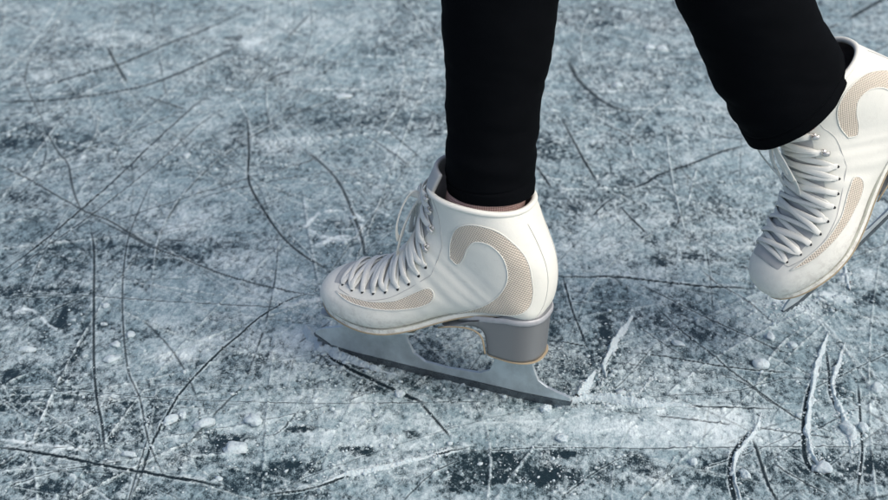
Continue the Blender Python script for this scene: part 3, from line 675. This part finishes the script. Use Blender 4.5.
    def plate(x0, x1, w0, w1, z0, z1):
        P = [(x0, w0 * .6), (x0 + .5, w0), ((x0 + x1) / 2, (w0 + w1) / 2 * 1.03), (x1 - .8, w1), (x1, w1 * .45)]
        V = []; F = []; P = list(crom(P, 4)); n = len(P)
        for x, w_ in P:
            z = z0 + (z1 - z0) * (x - x0) / (x1 - x0)
            for yy, zz in ((-w_, -.13), (-w_, .13), (w_, .13), (w_, -.13)): V.append(Vector((x, yy, z + zz)) / 100)
        for i in range(n - 1):
            for k in range(4): F.append((i * 4 + k, i * 4 + (k + 1) % 4, i * 4 + 4 + (k + 1) % 4, i * 4 + 4 + k))
        F.append((0, 1, 2, 3)); F.append(tuple((n - 1) * 4 + k for k in (3, 2, 1, 0)))
        return V, F
    link('sole_plate', fix_normals(mesh_from('sole_plate', *plate(13.6, 24.2, 2.3, 2.9, 4.38, 4.52), smooth=False)), M['chrome'], bl)
    link('heel_plate', fix_normals(mesh_from('heel_plate', *plate(.9, 5.5, 1.7, 1.7, 3.80, 4.0), smooth=False)), M['chrome'], bl)
    # eyelets, hooks and laces
    def ep(e, s, off=.0, k=1.0): return surf(e[0], s * e[1] * k, off)
    def nrm(e, s): return (ep(e, s, .5) - ep(e, s, 0)).normalized()
    for s in (1, -1):
        for j_, e in enumerate(EY):
            p = ep(e, s, .02); N = nrm(e, s); x_ = (ep((e[0], e[1] - .12), s) - p).normalized(); b = N.cross(x_).normalized(); sz = .75 + .25 * min(1, j_ / 4)
            V = [p + N * .0003 + (x_ * math.cos(a) * .0024 + b * math.sin(a) * .0016) * sz for a in np.linspace(0, 2 * math.pi, 17)[:-1]]
            V2 = [p - N * .0030 + (x_ * math.cos(a) * .0020 + b * math.sin(a) * .0013) * sz for a in np.linspace(0, 2 * math.pi, 17)[:-1]]
            F = [(k, (k + 1) % 16, 16 + (k + 1) % 16, 16 + k) for k in range(16)] + [tuple(range(16)), tuple(range(31, 15, -1))]
            link('eyelet', fix_normals(mesh_from('eyelet', V + V2, F, smooth=False)), M['hole'], root)
        for e in HK:
            p = ep(e, s, .0); N = nrm(e, s); side_ = (ep(e, s) - ep(e, s, 0, .8)).normalized()
            P = [p - side_ * .002, p + N * .0035 - side_ * .001, p + N * .0058 + side_ * .002, p + N * .0050 + side_ * .0055, p + N * .0026 + side_ * .0065]
            a = tube(crom(P, 4), .0024, .0009, upv=None, up=N, seg=8)
            b = tube([p, p + N * .0012], .0034, .0034, up=side_, seg=14)
            link('lace_hook', mesh_from('lace_hook', *merge([a, b])), M['brass'], root)
    parts = []
    ALL = EY + HK
    def strand(i0, s0, i1, s1, lift=0., k=0):
        e0, e1 = ALL[i0], ALL[i1]; h0, h1 = i0 >= len(EY), i1 >= len(EY)
        P = [ep(e0, s0, .32 if h0 else -.12), ep(e0, s0, .26 if h0 else .14, .93)]; U = [nrm(e0, s0)] * 2
        for q in (.12, .3, .5, .7, .88):
            t = e0[0] + (e1[0] - e0[0]) * q; g_ = e0[1] + (e1[1] - e0[1]) * q; c_ = s0 * (1 - 2 * q) if s0 != s1 else s0
            bow = .16 + lift + .14 * (1 - (2 * q - 1) ** 2) + .05 * math.sin(k * 2.1 + q * 5)
            P.append(surf(t + .10 * math.sin(k * 1.7 + 3 * q), c_ * g_, bow)); U.append((surf(t, c_ * g_, .6) - surf(t, c_ * g_, 0)).normalized())
        P += [ep(e1, s1, .26 if h1 else .12, .93), ep(e1, s1, .30 if h1 else .05)]; U += [nrm(e1, s1)] * 2
        P = crom([list(p) for p in P], 4); U = crom([list(u) for u in U], 4)
        return tube(P, .0026 + .0005 * math.sin(k * 3.3), .0007, upv=U, seg=8)
    for i in range(len(ALL) - 1):
        parts.append(strand(i, 1, i + 1, -1, .0, k=i)); parts.append(strand(i, -1, i + 1, 1, .20, k=i + 20))
    parts.append(strand(0, 1, 0, -1, 0, k=3))
    for i in range(1, len(ALL) - 1, 2): parts.append(strand(i, 1, i + 1, -1, .26, k=i + 60)); parts.append(strand(i + 1, 1, i, -1, .12, k=i + 70))
    for i in range(len(EY), len(ALL)): parts.append(strand(i, 1, i, -1, .34, k=i + 40))
    # knot, two loops and two loose ends at the top hooks
    c = surf(12.4, 0, .80)
    fx = Vector((1, 0, 0)); 
    def W(x, y, z): return c + Vector((x, y, z)) / 100
    parts.append(tube([W(-.2, -.7, .3), W(.25, 0, .1), W(0, .7, -.3)], .0042, .0034, up=(1, 0, 0), seg=10))
    for s in (1, -1):
        lp = [(0.1,0,0),(.9,.9*s,.5),(1.3,2.0*s,-.4),(1.7,2.5*s,-2.2),(1.9,2.0*s,-3.9),(1.9,1.0*s,-4.1),(1.5,.7*s,-2.4),(.7,.3*s,-.6),(0.1,0,-.1)]
        if s < 0: lp = [(x * .95 + .15, y * 1.15, z * 1.05 - .1) for x, y, z in lp]
        parts.append(tube(crom([list(W(*p)) for p in lp], 7), .0036, .0009, up=(1, .25 * s, .3), seg=8))
        en = [(0.1,0,0),(.9,.5*s,-1.2),(1.5,1.5*s,-3.0),(1.9,1.8*s,-4.9),(2.3,1.4*s,-6.3)]
        parts.append(tube(crom([list(W(*p)) for p in en], 7), .0034, .0009, up=(1, .1, .3), seg=8))
    link('laces', mesh_from('laces', *merge(parts)), M['lace'], root)
    return root

def copy_tree(o, parent=None):
    c = o.copy(); COL.objects.link(c); c.parent = parent
    for ch in [x for x in o.children]: copy_tree(ch, c)
    return c

YAW1 = R(24.5); POS1 = Vector((.1025, 1.256, .015))
sk1 = make_skate()
sk2 = copy_tree(sk1)
M1 = Matrix.Translation(POS1) @ Matrix.Rotation(math.pi - YAW1, 4, 'Z')
sk1.matrix_world = M1
M2 = Matrix.Translation((.5318, 1.3990, .2035)) @ Matrix(((-.7077, .2953, -.6418), (-.2846, -.9506, -.1235), (-.6466, .0953, .7569))).to_4x4()
sk2.matrix_world = M2
for c in sk2.children:
    if c.name.startswith('blade'): c.scale = (.93, 1, .46); c.location = (0, 0, .0455 * .54)
G_SK = 'pair of figure skates worn by the skater'
tag(sk1, 'white figure skate gliding with its blade flat on the ice', 'ice skate', G_SK)
tag(sk2, 'white figure skate raised behind with its toe tipped down, at the right edge', 'ice skate', G_SK)
#LEGS
# ------------------------------------------------------------------ the skater, as far down as the picture needs: hips, legs, feet
A1 = M1 @ Vector((.073, 0, .19)); A2 = M2 @ Vector((.070, 0, .18))
Y1, Y2 = A1.y, A2.y
def stations(L, Y0, dY):            # (px, py, half width in px) -> centre, radius
    out = []
    for k, (x, y, r) in enumerate(L):
        c = at(x, y, Y0 + dY * k); dep = c.y * math.cos(R(PITCH)) - (c.z - CAM_H) * math.sin(R(PITCH)); out.append((c, r * dep / FPX))
    return out
ST1 = stations([(491,188,43.5),(491,170,44.5),(492,140,46),(494,100,47.5),(497,55,53),(500,0,59),(502,-60,62)], Y1, 0)
ST2 = stations([(795,103,60),(787,87,61),(778,70,61),(763,42,61),(745,0,62.5),(724,-50,64)], 1.345, -.002)
K1, K2 = Vector((ST1[-1][0].x - .015, Y1 + .005, .535)), Vector((ST2[-1][0].x - .05, ST2[-1][0].y - .01, ST2[-1][0].z + .09))
HIP = Vector((.13, (Y1 + Y2) / 2, .93))
H1, H2 = HIP + Vector((0, -.085, -.04)), HIP + Vector((.01, .085, -.04))
ST1 += [(K1, .056), (K1.lerp(H1, .35) + Vector((-.01, 0, 0)), .068), (K1.lerp(H1, .75), .083), (H1, .094)]
ST2 += [(K2, .060), (K2.lerp(H2, .35) + Vector((-.012, 0, 0)), .070), (K2.lerp(H2, .75), .084), (H2, .094)]

bme = bpy.data.meshes.new('person'); bb = bmesh.new(); rad = []
def node(p, r, prev=None):
    v = bb.verts.new(p); rad.append(r)
    if prev: bb.edges.new((prev, v))
    return v
pel = node(HIP, .10); wst = node(HIP + Vector((-.01, 0, .13)), .095, pel)
for ST, Mx in ((ST1, M1), (ST2, M2)):
    p = pel
    for q_ in range(len(ST) - 1, -1, -1): p = node(ST[q_][0], ST[q_][1] * (.86 if ST is ST1 or q_ > 2 else .50), p)
    p = node(Mx @ Vector((.078, 0, .155)), .029, p); p = node(Mx @ Vector((.070, 0, .122)), .029, p)
    p = node(Mx @ Vector((.105, 0, .098)), .027, p); p = node(Mx @ Vector((.160, 0, .076)), .023, p); p = node(Mx @ Vector((.215, 0, .070)), .015, p)
bb.to_mesh(bme); bb.free()
person = link('person', bme, M['skin'])
sk = person.modifiers.new('skin', 'SKIN'); sk.use_smooth_shade = True
for v, r in zip(bme.skin_vertices[0].data, rad): v.radius = (r, r)
bme.skin_vertices[0].data[0].use_root = True
sbm = person.modifiers.new('smooth', 'SUBSURF'); sbm.levels = sbm.render_levels = 2
tag(person, 'skater in black leggings gliding to the left, one leg trailing behind', 'person')

def leg_tube(ST, tilt=0., seed=0):
    C = crom([list(c) for c, r in ST], 14); r_ = crom([[r] for c, r in ST], 14)[:, 0]
    # inner turn-up of the hem first
    t0 = Vector(C[1] - C[0]).normalized()
    V = []; F = []; seg = 96; rows = []
    n = len(C)
    D = np.concatenate([[0], np.cumsum(np.linalg.norm(np.diff(C, axis=0), axis=1))])
    def row(c, t, r, d, inner=False):
        t = Vector(t).normalized(); u = Vector((0, -1, 0)); u = (u - t * u.dot(t)).normalized(); s_ = t.cross(u); R_ = []
        for j in range(seg):
            a = 2 * math.pi * j / seg; x, y = math.cos(a), math.sin(a)
            p = Vector(c) + s_ * x * r + u * y * r
            p += t * tilt * x * r * math.exp(-(d / .055) ** 2)
            if not inner:
                q = p * 1; w_ = mnoise.noise(Vector((q.x * 16, q.y * 16, q.z * 34 + seed))) * .0030 + mnoise.noise(Vector((q.x * 45, q.y * 45, q.z * 110 + seed))) * .0009
                w_ += .0010 * math.exp(-((d - .014) / .0030) ** 2) * 0 - .0011 * math.exp(-((d - .0125) / .0012) ** 2)       # hem seam
                w_ += .0016 * math.sin(d * 210 + 1.3 * math.sin(a + seed)) * math.exp(-((d - .04) / .022) ** 2) * (.5 + .5 * math.cos(a * 1.0 - 2.2 + seed))
                p += (s_ * x + u * y) * w_
            R_.append(p)
        rows.append(R_)
    tt = C[1] - C[0]
    row(C[0] + .030 * Vector(tt).normalized(), tt, r_[0] - .0032, 0, True)
    row(C[0] + .004 * Vector(tt).normalized(), tt, r_[0] - .0026, 0, True)
    row(C[0] + .0002 * Vector(tt).normalized(), tt, r_[0] - .0016, 0, True)
    for i in range(n):
        t = C[min(i + 1, n - 1)] - C[max(i - 1, 0)]
        if i < 14:
            pass
        row(C[i], t, r_[i], D[i])
    V = [p for R_ in rows for p in R_]
    for i in range(len(rows) - 1):
        for j in range(seg): F.append((i * seg + j, i * seg + (j + 1) % seg, (i + 1) * seg + (j + 1) % seg, (i + 1) * seg + j))
    F.append(tuple((len(rows) - 1) * seg + j for j in range(seg)))
    return V, F
def dens(ST):                       # finer stations near the hem so the seam and folds resolve
    a, b = ST[0], ST[1]
    return [ST[0]] + [(a[0].lerp(b[0], f), a[1] + (b[1] - a[1]) * f) for f in (.12, .3, .6)] + ST[1:]
pv = []; pf = []
for k, (dz, rx, ry) in enumerate([(-.09, .07, .10), (-.05, .11, .165), (0, .118, .178), (.06, .108, .165), (.12, .095, .145), (.15, .092, .14)]):
    for j in range(40):
        a = 2 * math.pi * j / 40; pv.append(HIP + Vector((math.cos(a) * rx, math.sin(a) * ry, dz)))
for k in range(5):
    for j in range(40): pf.append((k * 40 + j, k * 40 + (j + 1) % 40, (k + 1) * 40 + (j + 1) % 40, (k + 1) * 40 + j))
pf += [tuple(range(39, -1, -1)), tuple(200 + j for j in range(40))]
lg = link('leggings', mesh_from('leggings', *merge([leg_tube(dens(ST1), seed=1), leg_tube(dens(ST2), tilt=.20, seed=5), (pv, pf)])), M['knit'], person)
for ST, Mx in ((ST1, M1), (ST2, M2)):
    # sock: cuff around the ankle between boot and leggings
    a, b = Mx @ Vector((.076, 0, .160)), ST[1 if ST is ST1 else 0][0]
    pts = crom([list(a), list(a.lerp(b, .5)), list(b)], 12); seg = 64; V = []; F = []
    o_ = Vector(pts[len(pts) // 2])
    for i, c in enumerate(pts):
        f = i / (len(pts) - 1); t = Vector(b - a).normalized(); u = Vector((0, -1, 0)); u = (u - t * u.dot(t)).normalized(); s_ = t.cross(u); r = .030 + (ST[0][1] - (.0055 if ST is ST1 else .027) - .030) * min(1, f * 2.2)
        for j in range(seg):
            q = 2 * math.pi * j / seg; V.append(Vector(c) + (s_ * math.cos(q) + u * math.sin(q)) * r - o_)
    for i in range(len(pts) - 1):
        for j in range(seg): F.append((i * seg + j, i * seg + (j + 1) % seg, (i + 1) * seg + (j + 1) % seg, (i + 1) * seg + j))
    so2 = link('sock', mesh_from('sock', V, F), M['sock'], person); so2.location = o_
    m_ = so2.modifiers.new('thickness', 'SOLIDIFY'); m_.thickness = .002; m_.offset = -1

# ------------------------------------------------------------------ loose snow
def blobmesh(rx, ry, rz, seed, sub=3, rough=.28):
    bm = bmesh.new(); bmesh.ops.create_icosphere(bm, subdivisions=sub, radius=1)
    for v in bm.verts:
        c = v.co.copy(); k = 1 + rough * mnoise.noise(c * 1.3 + Vector((seed * 3.1, 0, 0))) + rough * .5 * mnoise.noise(c * 3.6 + Vector((0, seed * 2.3, 0))) + rough * .25 * mnoise.noise(c * 9 + Vector((seed, 0, 0)))
        v.co = Vector((c.x * rx, c.y * ry, c.z * rz)) * k
    me = bpy.data.meshes.new('snow_lump'); bm.to_mesh(me); bm.free(); me.shade_smooth(); return me
LUMPS = [ # px, py, half width px, half depth mm, height mm, angle, label
 (761,366,8.5,8,7,0,'round white snow pellet on the ice below the raised skate'),
 (344,97,8.5,6,4,.2,'flat oblong snow chip on the ice above and left of the black trouser leg'),
 (236,450,12,9,6,.1,'broad low snow clump beside the dark bare patch at lower left'),
 (254,424,8,9,6,.6,'chunky snow clump just above the broad low one at lower left'),
 (205,426,10,6,6,.5,'wide angular snow clump at lower left beside a long diagonal cut'),
 (171,422,9,5,5,.7,'stick-shaped sliver of snow lying along the long diagonal cut'),
 (183,417,3.4,5,4,0,'tiny round snow ball above the stick-shaped sliver'),
 (129,457,3.6,8,4,1.3,'small upright block of snow at lower left among dark patches'),
 (112,361,7.5,6,5,.2,'rounded snow lump at left below a straight vertical cut'),
 (116,347,4,5,4,.3,'small snow lump just above a rounded one at left'),
 (131,336,4.5,6,4,.2,'small pale snow lump at left, topmost of three'),
 (27,351,8,5,4,.1,'flat snow chip near the left edge at mid height'),
 (678,345,6.5,3.5,3,-.6,'thin slanting snow sliver between two cuts, right of the gliding skate'),
 (649,49,5,9,6,0,'left one of two bright snow lumps far back between the legs'),
 (662,50,5.5,8,6,.3,'right one of two bright snow lumps far back between the legs'),
 (617,87,4.6,9,6,0,'lone bright snow lump far back between the legs, nearer than the pair'),
 (187,157,3.6,8,4,0,'lone bright snow crumb on smooth ice at upper left'),
 (876,390,6,7,6,-.6,'angular snow chip near the right edge below the raised skate'),
 (863,430,4.5,7,5,0,'pale snow chip right of the twin curled ridges'),
 (693,464,4.2,5,5,0,'rounded snow crumb on darker ice at the bottom right'),
 (745,476,4.2,6,5,.4,'snow crumb between the two curved grooves at the bottom right'),
 (562,441,6,6,5,.3,'snow lump on the pale band below the blade tail'),
 (546,411,6,5,5,.1,'snow lump right under the tail of the gliding blade'),
 (770,338,4.6,7,5,0,'snow crumb below the toe of the raised skate'),
 (792,347,4.2,6,5,.3,'snow crumb right of another below the toe of the raised skate'),
 (823,470,9,8,7,-.9,'jagged plate of snow at the foot of the left curled groove'),
 (848,432,6,12,7,.3,'jagged chunk of snow at the foot of the right curled ridge'),
 (400,396,5,6,4,.2,'snow crumb under the blade of the gliding skate')]
for k, (px, py, hw, hd, hh, an, lab) in enumerate(LUMPS):
    x, y = G(px, py); sc_ = math.hypot(x, y, CAM_H) / FPX
    o = link('snow_lump', blobmesh(hw * sc_, max(hd * .001, hw * sc_ * .55), hh * .00075, k + 1, rough=.12 if 'round white' in lab else .40), M['snow'])
    o.location = (x, y, ice_z(x, y) + hh * .00035); o.rotation_euler = (0, 0, an)
    tag(o, lab, 'snow lump', 'loose lumps of snow on the ice')

def ridge(P, wpx, h, label, k, lean=0.):
    P = np.array([G(*p) for p in P]); C = crom(P, 16)
    d = np.linalg.norm(np.diff(C, axis=0), axis=1).sum(); n = max(40, int(d / .0009)); s = np.concatenate([[0], np.cumsum(np.linalg.norm(np.diff(C, axis=0), axis=1))])
    q = np.linspace(0, d, n); C = np.stack([np.interp(q, s, C[:, i]) for i in (0, 1)], 1)
    W_ = np.interp(np.linspace(0, 1, n), np.linspace(0, 1, len(wpx)), wpx); V = []; F = []; m = 30
    for i in range(n):
        t = C[min(i + 1, n - 1)] - C[max(i - 1, 0)]; t /= np.linalg.norm(t) + 1e-9; nr = np.array([-t[1], t[0]])
        sc_ = math.hypot(C[i][0], C[i][1], CAM_H) / FPX; w_ = W_[i] * sc_ * .42
        for j in range(m):
            u = j / (m - 1) * 2 - 1; cr = -.35 + .35 * mnoise.noise(Vector((C[i][0] * 30, C[i][1] * 30, k)))
            prof = max(0, 1 - (u - cr) / (1 - cr)) ** 1.5 if u > cr else max(0, 1 - ((cr - u) / (1 + cr)) ** 2) ** .8
            x, y = C[i] + nr * u * w_ * (1 + .7 * mnoise.noise(Vector((C[i][0] * 60, C[i][1] * 60, k + (u > 0) * 9))) +   .14 * abs(u) * mnoise.noise(Vector((C[i][0] * 330, C[i][1] * 330, k + (u > 0) * 9))))
            e = 1 + .6 * mnoise.noise(Vector((C[i][0] * 45, C[i][1] * 45, k * 7.0)))
            z = h * .00052 * prof * e * min(1, W_[i] / max(wpx) * 1.3)
            g = Vector((x * 240, y * 240, k)); z *= max(.1, 1 + .40 * mnoise.noise(g * .6) + .30 * mnoise.noise(g * 1.7) + .25 * mnoise.noise(g * 4.1))
            V.append((x, y, ice_z(x, y) - .0012 + z))
    for i in range(n - 1):
        for j in range(m - 1): F.append((i * m + j, i * m + j + 1, (i + 1) * m + j + 1, (i + 1) * m + j))
    o = link('snow_ridge', mesh_from('snow_ridge', V, F), M['snow']); tag(o, label, 'snow ridge', 'snow thrown up along blade cuts')
RIDGES = [
 ([(633,317),(622,334),(611,352),(605,366),(607,380)], [4,11,12,9,4], 12, 'short upright curl of snow right of the heel, over a dark bare patch'),
 ([(597,370),(589,384),(580,400)], [4,13,20], 14, 'slanting spur of snow just right of the tail of the blade'),
 ([(568,402),(588,398),(610,400),(640,404),(700,407)], [12,20,16,7,2], 14, 'tapering snow ridge running right from the tail of the blade'),
 ([(829,333),(820,360),(813,390),(809,425),(812,452),(822,466)], [4,10,9,9,11,6], 9, 'left one of two tall curled snow ridges below the raised skate'),
 ([(846,343),(838,368),(833,388),(840,408),(849,430),(852,448)], [3,9,8,10,12,5], 9, 'right one of two tall curled snow ridges below the raised skate'),
 ([(762,413),(757,430),(746,445),(737,457),(735,476),(742,503)], [4,9,9,7,6,5], 8, 'curved snow ridge along a dark groove at the bottom right'),
 ([(322,484),(345,475),(380,468),(420,459),(450,450)], [5,13,13,9,6], 7, 'long low snow ridge along the dark cut at the bottom centre'),
 ([(278,309),(295,304),(312,300),(328,297)], [5,12,15,12], 6, 'low snow ridge piled against the toe of the gliding skate'),
 ([(843,258),(846,272),(850,290)], [4,8,5], 8, 'short snow spur beside the blade of the raised skate'),
 ([(655,376),(645,388),(632,398),(622,403)], [3,4,5,4], 4, 'thin sliver of snow branching off the ridge right of the blade'),
 ([(308,330),(324,345),(345,357),(372,367),(402,377)], [14,26,20,12,4], 17, 'snow packed against the toe end of the gliding blade')]
for k, (P, wp, h, lab) in enumerate(RIDGES): ridge(P, wp, h, lab, k + 1)

RCR = []
for P, wp, h, lab in RIDGES:
    C_ = crom(np.array(P, float), 12)
    for q in C_: RCR += [(q[0], q[1], np.interp(np.random.default_rng(1).random(), [0, 1], [min(wp), max(wp)]))] * 5
def crumbs(n=6200):
    ico = bmesh.new(); bmesh.ops.create_icosphere(ico, subdivisions=1, radius=1)
    bv = np.array([v.co[:] for v in ico.verts]); bf = np.array([[v.index for v in f.verts] for f in ico.faces]); ico.free()
    hot = [(600,398,30,10,2.2),(345,352,30,12,1.6),(160,440,120,60,2),(60,350,90,60,1.3),(330,450,100,40,1.5),(600,370,60,40,1.6),(795,308,50,14,4.5),(830,430,50,50,1.8),(400,400,120,30,1.0),(700,350,120,60,.9),(560,470,100,25,1.3),(345,235,45,25,1.2)]
    C = []
    for k in range(n):
        if rng.random() < .22:
            q = RCR[rng.integers(len(RCR))]; x, y = G(q[0] + rng.normal() * q[2] * .7, q[1] + rng.normal() * q[2] * .6)
        elif rng.random() < .5:
            h = hot[rng.choice(len(hot), p=np.array([q[4] for q in hot]) / sum(q[4] for q in hot))]
            px = h[0] + rng.normal() * h[2] * .6; py = h[1] + rng.normal() * h[3] * .6
            if not (-200 < px < 1090 and 2 < py < 560): continue
            x, y = G(px, py)
        else: x, y = rng.uniform(-1.1, 1.1), rng.uniform(1.0, 2.9)
        C.append((x, y, min(.0042, .00055 * math.exp(abs(rng.normal()) * .62))))
    V = []; F = []; o = 0
    for x, y, r in C:
        q = bv * (1 + rng.uniform(-.3, .3, (len(bv), 1))) * r * np.array([rng.uniform(.8, 1.6), rng.uniform(.7, 1.3), rng.uniform(.5, .9)])
        a = rng.uniform(0, 6.28); c, s_ = math.cos(a), math.sin(a); q = q @ np.array([[c, s_, 0], [-s_, c, 0], [0, 0, 1]])
        V.append(q + np.array([x, y, ice_z(x, y) + r * .25])); F.append(bf + o); o += len(bv)
    V = np.vstack(V); F = np.vstack(F)
    me = bpy.data.meshes.new('snow_crumbs'); me.from_pydata(V.tolist(), [], F.tolist()); me.shade_smooth()
    tag(link('snow_crumbs', me, M['snow']), kind='stuff')
crumbs()
